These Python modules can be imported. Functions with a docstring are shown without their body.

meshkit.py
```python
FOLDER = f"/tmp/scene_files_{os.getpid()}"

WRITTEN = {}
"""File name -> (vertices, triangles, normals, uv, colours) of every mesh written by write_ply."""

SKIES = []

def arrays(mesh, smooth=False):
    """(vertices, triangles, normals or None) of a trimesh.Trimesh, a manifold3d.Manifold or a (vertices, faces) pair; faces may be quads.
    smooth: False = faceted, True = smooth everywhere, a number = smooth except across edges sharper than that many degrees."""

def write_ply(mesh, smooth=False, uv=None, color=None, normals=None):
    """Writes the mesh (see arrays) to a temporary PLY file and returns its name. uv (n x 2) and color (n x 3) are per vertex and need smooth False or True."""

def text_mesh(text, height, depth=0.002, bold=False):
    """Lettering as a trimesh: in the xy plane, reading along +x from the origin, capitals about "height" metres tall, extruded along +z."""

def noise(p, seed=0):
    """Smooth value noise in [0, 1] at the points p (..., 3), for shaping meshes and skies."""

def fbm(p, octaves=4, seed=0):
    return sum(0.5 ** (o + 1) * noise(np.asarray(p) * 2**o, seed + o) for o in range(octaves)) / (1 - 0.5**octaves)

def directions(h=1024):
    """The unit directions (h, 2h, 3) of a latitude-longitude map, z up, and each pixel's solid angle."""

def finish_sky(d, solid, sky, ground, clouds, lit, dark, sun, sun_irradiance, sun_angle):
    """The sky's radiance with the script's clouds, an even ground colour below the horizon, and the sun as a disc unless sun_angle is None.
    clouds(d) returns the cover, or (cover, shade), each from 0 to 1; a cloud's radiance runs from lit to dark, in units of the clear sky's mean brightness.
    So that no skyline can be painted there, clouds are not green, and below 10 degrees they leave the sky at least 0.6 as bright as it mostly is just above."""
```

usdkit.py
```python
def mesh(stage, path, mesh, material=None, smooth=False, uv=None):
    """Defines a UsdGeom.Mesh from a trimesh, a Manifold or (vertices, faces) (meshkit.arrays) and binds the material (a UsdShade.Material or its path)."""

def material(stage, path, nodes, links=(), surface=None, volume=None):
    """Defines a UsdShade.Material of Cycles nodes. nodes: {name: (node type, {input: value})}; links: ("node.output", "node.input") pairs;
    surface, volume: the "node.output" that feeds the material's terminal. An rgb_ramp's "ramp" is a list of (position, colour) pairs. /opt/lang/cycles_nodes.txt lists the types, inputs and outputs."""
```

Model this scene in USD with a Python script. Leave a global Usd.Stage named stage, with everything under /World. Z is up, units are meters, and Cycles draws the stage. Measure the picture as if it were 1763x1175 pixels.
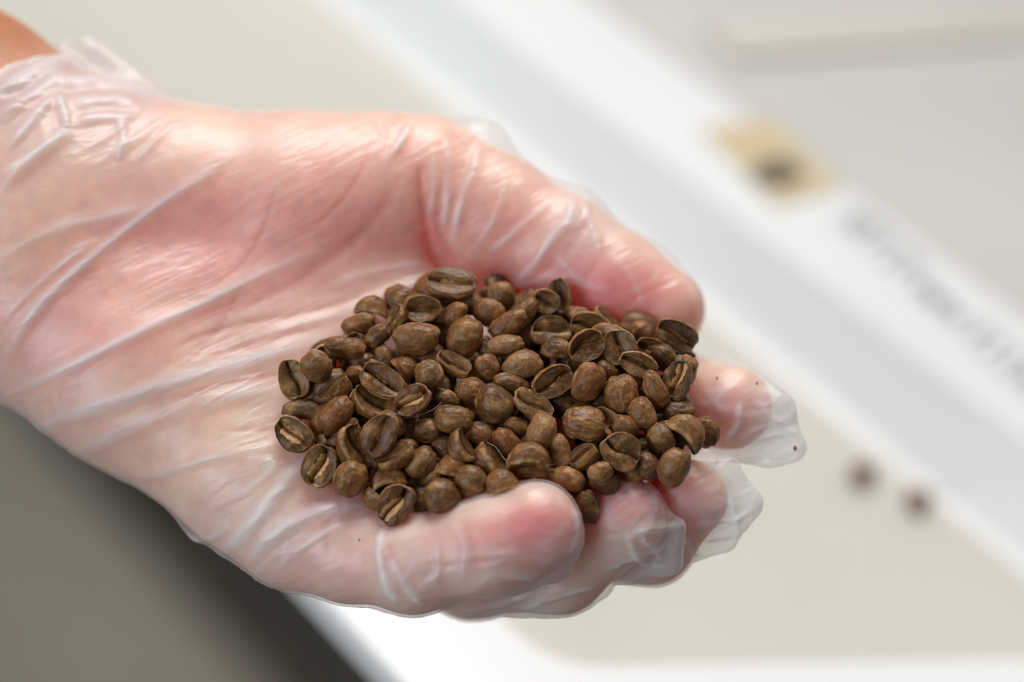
from shapely.geometry import Polygon
import math, numpy as np, trimesh, usdkit, meshkit
from pxr import Usd, UsdGeom, UsdLux, UsdShade, Gf, Sdf, Vt

# ------------------------------------------------------------------ camera, lamps, exposure
stage = Usd.Stage.CreateInMemory()
UsdGeom.SetStageUpAxis(stage, UsdGeom.Tokens.z)
UsdGeom.SetStageMetersPerUnit(stage, 1.0)
UsdGeom.Xform.Define(stage, '/World')
stage.SetDefaultPrim(stage.GetPrimAtPath('/World'))

F = 367.0                       # mm from the lens to the sharpest beans
FPX = 60 / 36 * 1763.0
PITCH, ROLL, CAM_H = 38.0, 18.0, 1.30
_p, _r = math.radians(PITCH), math.radians(ROLL)
UPC = np.array([math.sin(_r) * math.cos(_p), -math.cos(_r) * math.cos(_p), -math.sin(_p)])   # world up, in lens coordinates (right, down, away)
EX = np.array([1.0, 0, 0]) - UPC[0] * UPC
EX /= np.linalg.norm(EX)
EY = np.cross(UPC, EX)
R = np.stack([EX, EY, UPC])
CAMPOS = np.array([0, 0, CAM_H])


def world(x):                   # lens millimetres (right, down, away from the focus plane) -> world metres
    x = np.asarray(x, float) + np.array([0, 0, F])
    return x @ R.T / 1000.0 + CAMPOS


def P(u, v, d):                 # point seen at photograph pixel (u, v), d mm beyond the focus plane
    return np.array([(u - 881.5) / FPX * (F + d), (v - 587.5) / FPX * (F + d), d])


def ray_to_height(u, v, z):     # point of the horizontal plane at height z (m)
    ray = R @ np.array([(u - 881.5) / FPX, (v - 587.5) / FPX, 1.0])
    return CAMPOS + ray * ((z - CAM_H) / ray[2])


cam = UsdGeom.Camera.Define(stage, '/World/Camera')
M4 = np.eye(4)
M4[0, :3], M4[1, :3], M4[2, :3], M4[3, :3] = R @ [1, 0, 0], R @ [0, -1, 0], R @ [0, 0, -1], CAMPOS
cam.AddTransformOp().Set(Gf.Matrix4d(M4.tolist()))
cam.CreateFocalLengthAttr(60.0)
cam.CreateHorizontalApertureAttr(36.0)
cam.CreateVerticalApertureAttr(36.0 * 682 / 1024)
cam.CreateFStopAttr(4.2)
cam.CreateFocusDistanceAttr(F / 1000)
cam.CreateClippingRangeAttr(Gf.Vec2f(0.02, 50))
cam.CreateExposureAttr(0.28)


def rect_lamp(name, pos, target, w, h, intensity, color):
    l = UsdLux.RectLight.Define(stage, '/World/' + name)
    pos, target = np.array(pos, float), np.array(target, float)
    z = pos - target
    z /= np.linalg.norm(z)
    x = np.cross([0, 0, 1.0] if abs(z[2]) < .95 else [0, 1.0, 0], z)
    x /= np.linalg.norm(x)
    y = np.cross(z, x)
    m = np.eye(4)
    m[0, :3], m[1, :3], m[2, :3], m[3, :3] = x, y, z, pos
    l.AddTransformOp().Set(Gf.Matrix4d(m.tolist()))
    l.CreateWidthAttr(w); l.CreateHeightAttr(h)
    l.CreateIntensityAttr(intensity); l.CreateColorAttr(Gf.Vec3f(*color))
    return l


HAND = world(P(880, 650, 10))
rect_lamp('ceiling_lamp', HAND + [-0.20, 0.66, 1.22], HAND, 0.9, 0.7, 9.0, (1.0, 0.98, 0.95))
rect_lamp('window_light', HAND + [-1.25, -0.92, 0.42], HAND, 1.0, 0.9, 4.0, (0.82, 0.92, 1.0))
rect_lamp('back_window_light', HAND + [1.2, 0.9, 0.9], HAND, 1.0, 1.0, 1.2, (1.0, 0.98, 0.95))
room = UsdLux.DomeLight.Define(stage, '/World/room_light')      # even light thrown back by the pale room
room.CreateIntensityAttr(1.0)
UsdShade.MaterialBindingAPI.Apply(room.GetPrim()).Bind(usdkit.material(stage, '/World/Looks/room_light', {'b': ('background_shader', {'color': (.97, .985, 1.0), 'strength': .12})}, [], surface='b.background'))

# ------------------------------------------------------------------ helpers
COUNT = {}


def numbered(parent, name):
    k = COUNT.get((parent, name), 0)
    COUNT[(parent, name)] = k + 1
    return f'{parent}/{name}' + (f'_{k:03d}' if k else '')


def tag(prim, label=None, cat=None, group=None, kind=None):
    for k, v in (('label', label), ('category', cat), ('group', group), ('kind', kind)):
        if v:
            prim.SetCustomDataByKey(k, v)
    return prim


def thing(name, pos, **kw):
    x = UsdGeom.Xform.Define(stage, numbered('/World', name))
    x.AddTranslateOp().Set(Gf.Vec3d(*map(float, pos)))
    return tag(x.GetPrim(), **kw)


def put(name, mesh, mat, parent='/World', smooth=True, col=None, attrs=None, origin=(0, 0, 0), **kw):
    v, f = (mesh.vertices, mesh.faces) if hasattr(mesh, 'vertices') else mesh
    v = np.asarray(v, float) - np.asarray(origin)
    m = usdkit.mesh(stage, numbered(str(parent), name), (v, np.asarray(f)), mat, smooth=smooth)
    api = UsdGeom.PrimvarsAPI(m)
    if col is not None:
        api.CreatePrimvar('tint', Sdf.ValueTypeNames.Color3fArray, 'vertex').Set(Vt.Vec3fArray.FromNumpy(np.asarray(col, np.float32)))
    for k, a in (attrs or {}).items():
        api.CreatePrimvar(k, Sdf.ValueTypeNames.FloatArray, 'vertex').Set(Vt.FloatArray.FromNumpy(np.asarray(a, np.float32)))
    return tag(m.GetPrim(), **kw)


LOOKS = '/World/Looks/'


def mat(name, nodes, links, surface):
    return usdkit.material(stage, LOOKS + name, nodes, links, surface=surface)


def plain(name, c1, c2, scale=12.0, rough=0.5, bump=0.0, spec=0.5, bscale=200.0):
    nodes = {'g': ('geometry', {}), 'n': ('noise_texture', {'scale': scale, 'detail': 4.0}),
             'r': ('rgb_ramp', {'ramp': [(0.3, c1), (0.7, c2)]}), 'n2': ('noise_texture', {'scale': bscale, 'detail': 3.0}),
             'b': ('bump', {'strength': bump, 'distance': 0.001}), 'p': ('principled_bsdf', {'roughness': rough, 'specular_ior_level': spec})}
    links = [('g.position', 'n.vector'), ('n.fac', 'r.fac'), ('r.color', 'p.base_color'), ('g.position', 'n2.vector'), ('n2.fac', 'b.height'), ('b.normal', 'p.normal')]
    return mat(name, nodes, links, 'p.BSDF')


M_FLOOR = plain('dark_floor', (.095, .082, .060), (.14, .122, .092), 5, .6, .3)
M_BENCH = plain('pale_worktop', (.56, .54, .515), (.63, .605, .58), 6, .45, .05)
M_WOOD = plain('pale_wood', (.57, .53, .47), (.64, .595, .53), 9, .55, .1)
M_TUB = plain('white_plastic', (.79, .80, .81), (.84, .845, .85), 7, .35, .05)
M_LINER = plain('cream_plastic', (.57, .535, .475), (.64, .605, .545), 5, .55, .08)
M_LABEL = plain('yellow_paper', (.58, .46, .27), (.66, .55, .36), 30, .6)
M_STAMP = plain('grey_print', (.09, .08, .055), (.16, .14, .11), 60, .6)
M_INK = plain('black_ink', (.24, .25, .26), (.30, .31, .32), 60, .5)
M_CRUMB = plain('brown_crumb', (.20, .09, .03), (.30, .15, .05), 900, .6)
M_FIBRE = plain('pale_fibre', (.62, .58, .52), (.72, .68, .62), 90, .35)

# skin under the glove and on the bare arm
M_SKIN = mat('skin', {
    'a': ('attribute', {'attribute': 'tint'}), 'g': ('geometry', {}),
    'n': ('noise_texture', {'scale': 260.0, 'detail': 4.0, 'roughness': .6}),
    'mr': ('map_range', {'from_min': .3, 'from_max': .7, 'to_min': .90, 'to_max': 1.08}),
    'mx': ('vector_math', {'math_type': 'scale'}),
    'v': ('voronoi_texture', {'scale': 900.0, 'feature': 'f1'}),
    'b': ('bump', {'strength': .12, 'distance': .0004}),
    'p': ('principled_bsdf', {'roughness': .48, 'subsurface_weight': .55, 'subsurface_scale': .0035, 'subsurface_radius': (1.0, .34, .22), 'subsurface_method': 'random_walk', 'specular_ior_level': .4}),
}, [('g.position', 'n.vector'), ('n.fac', 'mr.value'), ('a.color', 'mx.vector1'), ('mr.result', 'mx.scale'), ('mx.vector', 'p.base_color'),
    ('g.position', 'v.vector'), ('v.distance', 'b.height'), ('b.normal', 'p.normal')], 'p.BSDF')

# thin clear plastic film: see-through face on, milky and shiny where it is seen edge on or bunched in folds
M_GLOVE = mat('glove_film', {
    'a': ('attribute', {'attribute': 'fold'}), 'g': ('geometry', {}),
    'n': ('noise_texture', {'scale': 420.0, 'detail': 3.0, 'distortion': .6}),
    'b': ('bump', {'strength': .08, 'distance': .0006}),
    'lw': ('layer_weight', {'blend': .16}),
    'm1': ('math', {'math_type': 'multiply', 'value2': .34}),
    'm2': ('math', {'math_type': 'multiply_add', 'value2': .74, 'value3': .095}),
    'm3': ('math', {'math_type': 'add', 'use_clamp': True}),
    't': ('transparent_bsdf', {'color': (1, 1, 1)}),
    'd': ('diffuse_bsdf', {'color': (.88, .87, .88)}), 'tl': ('translucent_bsdf', {'color': (.88, .87, .88)}),
    'milk': ('mix_closure', {'fac': .42}), 'body': ('mix_closure', {}),
    'fm': ('math', {'math_type': 'minimum', 'value2': .115}),
    'gl': ('glossy_bsdf', {'color': (1, 1, 1), 'roughness': .36}), 'fr': ('fresnel', {'IOR': 1.42}),
    'out': ('mix_closure', {}),
}, [('g.position', 'n.vector'), ('n.fac', 'b.height'), ('b.normal', 'gl.normal'), ('b.normal', 'fr.normal'),
    ('lw.facing', 'm1.value1'), ('a.fac', 'm2.value1'), ('m1.value', 'm3.value1'), ('m2.value', 'm3.value2'),
    ('d.BSDF', 'milk.closure1'), ('tl.BSDF', 'milk.closure2'), ('t.BSDF', 'body.closure1'), ('milk.closure', 'body.closure2'), ('m3.value', 'body.fac'),
    ('fr.fac', 'fm.value1'), ('fm.value', 'out.fac'), ('body.closure', 'out.closure1'), ('gl.BSDF', 'out.closure2')], 'out.closure')

M_BEAN = mat('coffee_bean', {
    'a': ('attribute', {'attribute': 'tint'}), 'g': ('geometry', {}),
    'n': ('noise_texture', {'scale': 1500.0, 'detail': 4.0, 'roughness': .65}),
    'mr': ('map_range', {'from_min': .3, 'from_max': .7, 'to_min': .74, 'to_max': 1.22}),
    'mx': ('vector_math', {'math_type': 'scale'}),
    'n2': ('noise_texture', {'scale': 2600.0, 'detail': 3.0}),
    'b': ('bump', {'strength': .35, 'distance': .0003}),
    'rr': ('map_range', {'from_min': .35, 'from_max': .65, 'to_min': .28, 'to_max': .46}),
    'p': ('principled_bsdf', {'specular_ior_level': .34}),
}, [('g.position', 'n.vector'), ('n.fac', 'mr.value'), ('a.color', 'mx.vector1'), ('mr.result', 'mx.scale'), ('mx.vector', 'p.base_color'),
    ('g.position', 'n2.vector'), ('n2.fac', 'b.height'), ('b.normal', 'p.normal'), ('n.fac', 'rr.value'), ('rr.result', 'p.roughness')], 'p.BSDF')

# ------------------------------------------------------------------ the setting: floor, worktop, tub
Z_TUB, Z_RIM = CAM_H - .440, CAM_H - .404
Z_FLOOR = Z_TUB - .012


def slab(x0, y0, z0, x1, y1, z1):
    m = trimesh.creation.box((x1 - x0, y1 - y0, z1 - z0))
    m.apply_translation(((x0 + x1) / 2, (y0 + y1) / 2, (z0 + z1) / 2))
    return m


def grid_sheet(c, half, z, n=2):
    v = np.array([[c[0] - half, c[1] - half, z], [c[0] + half, c[1] - half, z], [c[0] + half, c[1] + half, z], [c[0] - half, c[1] + half, z]])
    return v, np.array([[0, 1, 2], [0, 2, 3]])


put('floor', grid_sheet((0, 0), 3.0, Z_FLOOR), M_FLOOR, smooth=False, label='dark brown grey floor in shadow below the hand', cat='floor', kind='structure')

# tub: rounded four sided plastic tub, sides flared, flat flange round the top
corner = ray_to_height(945, 1150, Z_RIM)[:2]                     # inner corner of the rim
near_e = ray_to_height(1763, 1135, Z_RIM)[:2] - corner
near_e /= np.linalg.norm(near_e)
r0, r1 = ray_to_height(1763, 758, Z_RIM)[:2], ray_to_height(930, 112, Z_RIM)[:2]      # right-hand inner edge of the rim
side = (r1 - r0) / np.linalg.norm(r1 - r0)
k_ = np.linalg.solve(np.stack([near_e, -side], 1), r0 - corner)
rc = corner + near_e * k_[0]
rim_in = np.array([corner, rc, rc + side * .75, corner + side * .75])
base = np.array(Polygon(rim_in).buffer(-.012, join_style=2).exterior.coords)[:-1]
order = [int(np.linalg.norm(base - q, axis=1).argmin()) for q in rim_in]
base = base[order]


def rounded(poly, off, r, n=7):
    from shapely.geometry import Polygon
    q = Polygon(poly).buffer(off, join_style=2).buffer(-r, join_style=2).buffer(r, quad_segs=n)
    return np.array(q.exterior.coords)[:-1]


def resample(c, n, start):
    d = np.linalg.norm(c - start, axis=1)
    c = np.roll(c, -int(d.argmin()), axis=0)
    c = np.vstack([c, c[:1]])
    s = np.r_[0, np.cumsum(np.linalg.norm(np.diff(c, axis=0), axis=1))]
    t = np.linspace(0, s[-1], n, endpoint=False)
    return np.stack([np.interp(t, s, c[:, k]) for k in (0, 1)], 1)


def loft(rings, cap=False):
    n = len(rings[0])
    v = np.vstack(rings)
    f = []
    for k in range(len(rings) - 1):
        a = np.arange(n) + k * n
        b = np.roll(np.arange(n), -1) + k * n
        f += [np.stack([a, b, b + n], 1), np.stack([a, b + n, a + n], 1)]
    f = np.vstack(f)
    if cap:
        v = np.vstack([v, rings[-1].mean(0)])
        a = np.arange(n) + (len(rings) - 1) * n
        f = np.vstack([f, np.stack([a, np.roll(a, -1), np.full(n, len(v) - 1)], 1)])
    return v, f


wide = base + np.array([[.010], [.027], [.027], [.010]]) * near_e       # the flange is broader along the right-hand side


def ring(off, z, r):
    c = resample(rounded(wide if off > .03 else base, off, r), 240, base[0])
    return np.c_[c, np.full(len(c), z)]


T = .0025
FL = .052
inner = [ring(.012, Z_RIM, .03), ring(.011, Z_RIM - .002, .03), ring(.001, Z_TUB + .010, .026), ring(-.003, Z_TUB + .003, .024), ring(-.010, Z_TUB, .02)]
flange = [ring(.012 + T, Z_TUB - .003, .03), ring(.012 + T, Z_RIM - T, .033), ring(.012 + FL - .004, Z_RIM - T, .05), ring(.012 + FL - .004, Z_RIM - .012, .05), ring(.012 + FL, Z_RIM - .012, .05), ring(.012 + FL, Z_RIM - .002, .05), ring(.012 + FL - .002, Z_RIM, .05), ring(.012, Z_RIM, .03)]
tub_c = base.mean(0)
tub = thing('plastic_tub', (tub_c[0], tub_c[1], Z_TUB), label='white plastic tub with flat rim and cream floor below the hand', cat='tub')
org = (tub_c[0], tub_c[1], Z_TUB)
v, f = loft(flange + inner[1:])
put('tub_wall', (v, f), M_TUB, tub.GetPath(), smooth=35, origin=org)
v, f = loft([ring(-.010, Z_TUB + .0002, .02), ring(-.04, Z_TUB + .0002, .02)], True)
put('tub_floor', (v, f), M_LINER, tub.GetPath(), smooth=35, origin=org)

# worktop behind the tub
Z_B = Z_RIM - .010
far_r, far_l = base[2], base[3]
near_r = base[1]
dr = (near_r - far_r) / np.linalg.norm(near_r - far_r)
dl = (far_l - far_r) / np.linalg.norm(far_l - far_r)
nr = np.array([-dr[1], dr[0]])
nr = nr * np.sign(nr @ (far_r - far_l))
nf = np.array([-dl[1], dl[0]])
nf = nf * np.sign(nf @ (far_r - near_r))
a0 = far_r + nr * .096
poly = [a0 + dr * 1.3, a0 + dr * 1.3 + nr * 1.8, a0 - dr * 1.6 + nr * 1.8, a0 - dr * 1.6]
from shapely.geometry import Polygon
bench = trimesh.creation.extrude_polygon(Polygon(poly), Z_B - Z_FLOOR - .001, engine='earcut')
bench.apply_translation((0, 0, Z_FLOOR + .001))
put('worktop', bench, M_BENCH, smooth=False, label='pale grey worktop alongside the white tub', cat='worktop', kind='structure')

# wooden strip lying on the worktop
w0, w1 = ray_to_height(1262, 108, Z_B)[:2], ray_to_height(1800, 70, Z_B)[:2]
wd = (w1 - w0) / np.linalg.norm(w1 - w0)
wn = np.array([-wd[1], wd[0]])
quad = [w0, w0 + wd * .35, w0 + wd * .35 + wn * .030, w0 + wn * .030]
strip = trimesh.creation.extrude_polygon(Polygon(quad), .003, engine='earcut')
strip.apply_translation((0, 0, Z_B + .001))
put('wooden_strip', strip, M_WOOD, smooth=False, label='pale wooden strip lying on the worktop behind the tub', cat='wood strip')


# paper label and handwriting on the right-hand rim of the tub
def rim_pt(u, v, dz=0.0):
    return ray_to_height(u, v, Z_RIM + dz)


def sheet(pix, z, thick):
    q = [ray_to_height(u, v, z)[:2] for u, v in pix]
    m = trimesh.creation.extrude_polygon(Polygon(q), thick, engine='earcut')
    m.apply_translation((0, 0, z))
    return m


org_l = rim_pt(1330, 285)
sticker = thing('paper_label', org_l, label='yellow paper label with a dark printed spot on the tub rim', cat='label')
put('paper', sheet([(1205, 220), (1330, 208), (1450, 325), (1335, 355)], Z_RIM + .0006, .0004), M_LABEL, sticker.GetPath(), smooth=False, origin=org_l)
blob = [(1338 + 46 * math.cos(a) * (1 + .1 * math.sin(3 * a)), 297 + 24 * math.sin(a)) for a in np.linspace(0, 2 * math.pi, 28, endpoint=False)]
put('print', sheet(blob, Z_RIM + .0012, .0003), M_STAMP, sticker.GetPath(), smooth=False, origin=org_l)


def tube(path, r, n=6):
    path = np.asarray(path, float)
    t = np.gradient(path, axis=0)
    t /= np.linalg.norm(t, axis=1, keepdims=True) + 1e-12
    ref = np.array([0.3, 0.2, 0.93])
    a = np.cross(t, ref); a /= np.linalg.norm(a, axis=1, keepdims=True) + 1e-12
    b = np.cross(t, a)
    th = np.linspace(0, 2 * np.pi, n, endpoint=False)
    r = np.broadcast_to(r, len(path))
    rings = [path[i] + r[i] * (np.cos(th)[:, None] * a[i] + np.sin(th)[:, None] * b[i]) for i in range(len(path))]
    v, f = loft(rings)
    k = len(v)
    v = np.vstack([v, path[0], path[-1]])
    i = np.arange(n)
    f = np.vstack([f, np.stack([np.roll(i, -1), i, np.full(n, k)], 1), np.stack([i + k - n, np.roll(i, -1) + k - n, np.full(n, k + 1)], 1)])
    return v, f


def strokes(name, start, end, height, n, seed, label):
    g = np.random.default_rng(seed)
    a, b = np.array(start, float), np.array(end, float)
    along = (b - a) / n
    up = np.array([.72, -.55]) * height
    parts = []
    for k in range(n):
        o = a + along * (k + .1)
        shape = [[(0, .0), (.1, .9), (.55, 1.0), (.5, .5), (.1, .5)], [(0, .9), (.5, 1.), (.2, .45), (.6, .3), (.1, 0)], [(.3, 1), (0, .4), (.35, 0), (.6, .5), (.3, 1)], [(0, 1), (.3, 0), (.6, 1)], [(.1, 0), (.1, 1), (.6, .1), (.6, 1)]][int(g.integers(5))]
        pts = [rim_pt(*(o + along * x + up * y), dz=.0009) for x, y in shape]
        pts = np.array(pts)
        s = np.linspace(0, len(pts) - 1, 14)
        parts.append(tube(np.stack([np.interp(s, np.arange(len(pts)), pts[:, q]) for q in range(3)], 1), .0006, 5))
    vs, fs, k = [], [], 0
    for v, f in parts:
        vs.append(v); fs.append(f + k); k += len(v)
    put(name, (np.vstack(vs), np.vstack(fs)), M_INK, label=label, cat='handwriting')


strokes('handwriting', (1440, 385), (1560, 490), 55, 5, 3, 'black handwritten marks on the tub rim next to the yellow label')
strokes('handwriting', (1560, 492), (1640, 566), 40, 4, 5, 'fainter black handwritten marks midway along the tub rim')
strokes('handwriting', (1650, 580), (1790, 700), 58, 5, 8, 'black handwritten marks on the tub rim farthest from the yellow label')


# ------------------------------------------------------------------ distance fields for the hand and the glove (lens mm)
def smin(a, b, k):
    h = np.maximum(k - np.abs(a - b), 0) / k
    return np.minimum(a, b) - h * h * k * .25


def smax(a, b, k):
    return -smin(-a, -b, k)


def cone(p, a, b, ra, rb):
    a, b = np.asarray(a, np.float32), np.asarray(b, np.float32)
    ab = b - a
    t = np.clip((p - a) @ ab / (ab @ ab), 0, 1)
    q = p - a - t[:, None] * ab
    return np.sqrt(np.einsum('ij,ij->i', q, q)) - (ra + (rb - ra) * t)


def tri(p, a, b, c, r):
    a, b, c = (np.asarray(x, np.float32) for x in (a, b, c))
    n = np.cross(b - a, c - a); n = n / np.linalg.norm(n)
    d = np.full(len(p), 1e9, np.float32)
    inside = np.ones(len(p), bool)
    for s, e in ((a, b), (b, c), (c, a)):
        d = np.minimum(d, cone(p, s, e, 0, 0))
        inside &= (p - s) @ np.cross(n, e - s) >= 0
    return np.where(inside, np.minimum(d, np.abs((p - a) @ n)), d) - r


def chain(p, js, k=4.0):
    d = None
    for (a, ra), (b, rb) in zip(js[:-1], js[1:]):
        c = cone(p, a, b, ra, rb)
        d = c if d is None else smin(d, c, k)
    return d


def J(*rows):
    return [(P(u, v, d), r) for u, v, d, r in rows]


THENAR = J((150, 345, 40, 25), (330, 360, 40, 23), (520, 365, 40, 22.5), (660, 335, 40, 18.5), (735, 318, 39, 14.5))
HYPO = J((30, 485, 34, 25), (240, 640, 26, 22), (425, 835, 15, 14), (505, 920, 8, 10.5))
THUMB = J((735, 314, 39, 15.2), (850, 372, 37, 13.6), (968, 438, 34, 12.6), (1055, 490, 31, 11.6), (1138, 533, 28, 9.9))
INDEX = J((820, 610, 52, 11), (1050, 765, 45, 10.5), (1165, 690, 31, 10.2), (1256, 702, 21, 9.6))
MIDDLE = J((740, 760, 44, 11), (980, 925, 30, 10), (1120, 930, 20, 9.2), (1186, 858, 11, 8.6))
RING = J((640, 850, 32, 10.5), (810, 988, 22, 9.4), (965, 980, 13, 9.2), (1072, 895, 2, 9.3))
PINKY = J((500, 915, 10, 10.5), (600, 955, 2, 9.6), (712, 972, -4, 9.7), (840, 940, -8, 9.6), (922, 904, -9, 9.1))
ARM = J((-420, -25, 82, 31), (-73, 222, 52, 28.5), (120, 352, 44, 25))
ARM2 = J((-420, 120, 70, 30), (-73, 360, 44, 27), (60, 450, 38, 24))
PILE_C, PILE_A, PILE_B = (862, 682), 372, 206


def pile_depth(u, v):            # front of the heap of beans along the line of sight, mm beyond the focus plane
    q = np.clip(((np.asarray(u) - PILE_C[0]) / PILE_A) ** 2 + ((np.asarray(v) - PILE_C[1]) / PILE_B) ** 2, 0, 1.3)
    return 19 - .068 * (np.asarray(v) - 480) - 5.0 * (1 - q)


from scipy.interpolate import RBFInterpolator, RegularGridInterpolator
import shapely
# front of the palm: mm beyond the focus plane at places across the hollow of the hand
PALM = np.array([(470, 720, 5), (510, 810, 1), (640, 890, -1), (480, 620, 9), (580, 560, 15), (720, 480, 25), (900, 520, 29), (1100, 600, 30), (1190, 700, 26),
                 (1180, 810, 19), (850, 680, 13), (700, 700, 10), (1000, 700, 16), (850, 780, 8), (700, 790, 5), (1000, 800, 11), (850, 590, 21), (680, 600, 16), (1050, 640, 22),
                 (330, 560, 12), (380, 760, 5), (200, 480, 14), (560, 430, 21), (800, 890, 4), (1000, 900, 12), (1250, 600, 34), (100, 600, 20)], float)
_rbf = RBFInterpolator(PALM[:, :2], PALM[:, 2], kernel='thin_plate_spline', smoothing=40)
_gu, _gv = np.arange(0, 1500, 20.0), np.arange(250, 1200, 20.0)
_pg = _rbf(np.stack(np.meshgrid(_gu, _gv, indexing='ij'), -1).reshape(-1, 2)).reshape(len(_gu), len(_gv))
_palm = RegularGridInterpolator((_gu, _gv), _pg, bounds_error=False, fill_value=None)
_out = Polygon([(200, 470), (450, 400), (740, 430), (960, 520), (1150, 640), (1180, 790), (1000, 880), (650, 930), (470, 880), (260, 720)])
_ob = shapely.boundary(_out)
_su = np.stack(np.meshgrid(_gu, _gv, indexing='ij'), -1)
_sp = shapely.points(_su)
_sd = shapely.distance(_sp, _ob) * np.where(shapely.contains(_out, _sp), -1, 1) / 8.0
_outline = RegularGridInterpolator((_gu, _gv), _sd, bounds_error=False, fill_value=None)


def palm_field(p):
    u = np.clip((p[:, 0] / (F + p[:, 2])) * FPX + 881.5, 0, 1480)
    v = np.clip((p[:, 1] / (F + p[:, 2])) * FPX + 587.5, 250, 1180)
    uv = np.stack([u, v], 1)
    top = _palm(uv)
    slab = np.maximum(top - p[:, 2], p[:, 2] - top - 20) * .85
    return smax(slab, _outline(uv) + 2.0, 8).astype(np.float32)


def hand_field(p):
    d = chain(p, THENAR, 6)
    d = smin(d, chain(p, HYPO, 6), 16)
    d = smin(d, smin(chain(p, ARM, 8), chain(p, ARM2, 8), 20), 16)
    d = smin(d, palm_field(p), 9)
    fing = chain(p, PINKY, 4)
    for js in (RING, MIDDLE, INDEX):
        fing = smin(fing, chain(p, js, 4), 1.2)
    d = smin(d, fing, 7)
    d = smin(d, chain(p, THUMB, 5), 3.5)
    return d


BAGS = [  # loose empty film beyond the fingertips: flat rounded triangles
    (P(1235, 645, 22), P(1335, 705, 16), P(1215, 760, 17), 4.6), (P(1335, 705, 16), P(1364, 772, 14), P(1230, 766, 17), 3.8), (P(1200, 730, 20), P(1325, 780, 15), P(1320, 700, 17), 3.6),
    (P(1192, 805, 10), P(1288, 868, 9), P(1195, 935, 12), 2.8), (P(1192, 805, 10), P(1258, 800, 9), P(1288, 868, 9), 2.2), (P(1288, 868, 9), P(1252, 936, 11), P(1190, 945, 12), 2.2),
    (P(1090, 900, 2), P(1166, 908, -1), P(1152, 968, 3), 2.5), (P(1090, 900, 2), P(1152, 968, 3), P(1085, 985, 5), 2.4), (P(1085, 985, 5), P(1000, 960, 9), P(1090, 910, 3), 2.2),
    (P(900, 905, -9), P(972, 928, -8), P(952, 968, -6), 4.0), (P(900, 905, -9), P(952, 968, -6), P(880, 990, -5), 4.0),
    (P(340, 880, 18), P(430, 942, 14), P(400, 880, 12), 4.0),
    (P(85, 92, 50), P(150, 86, 50), P(275, 182, 46), 3.2), (P(150, 86, 50), P(215, 128, 48), P(275, 182, 46), 3.0),
    (P(740, 1030, 10), P(900, 1046, 14), P(1035, 1005, 12), 1.6), (P(740, 1030, 10), P(880, 985, 10), P(1035, 1005, 12), 1.8),
]


def glove_field(p):
    d = hand_field(p) - .55
    # film bridges the creases a little
    for a, b, c, r in BAGS:
        d = smin(d, tri(p, a, b, c, r * .84), 3.6)
    # loose bulges of film: back of thumb knuckle, wrist
    for (u, v, dd, r) in ((985, 372, 36, 6.0), (1120, 468, 31, 4.5), (830, 250, 39, 6)):
        d = smin(d, np.sqrt(((p - P(u, v, dd).astype(np.float32)) ** 2).sum(1)) - r, 7)
    return d


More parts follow.
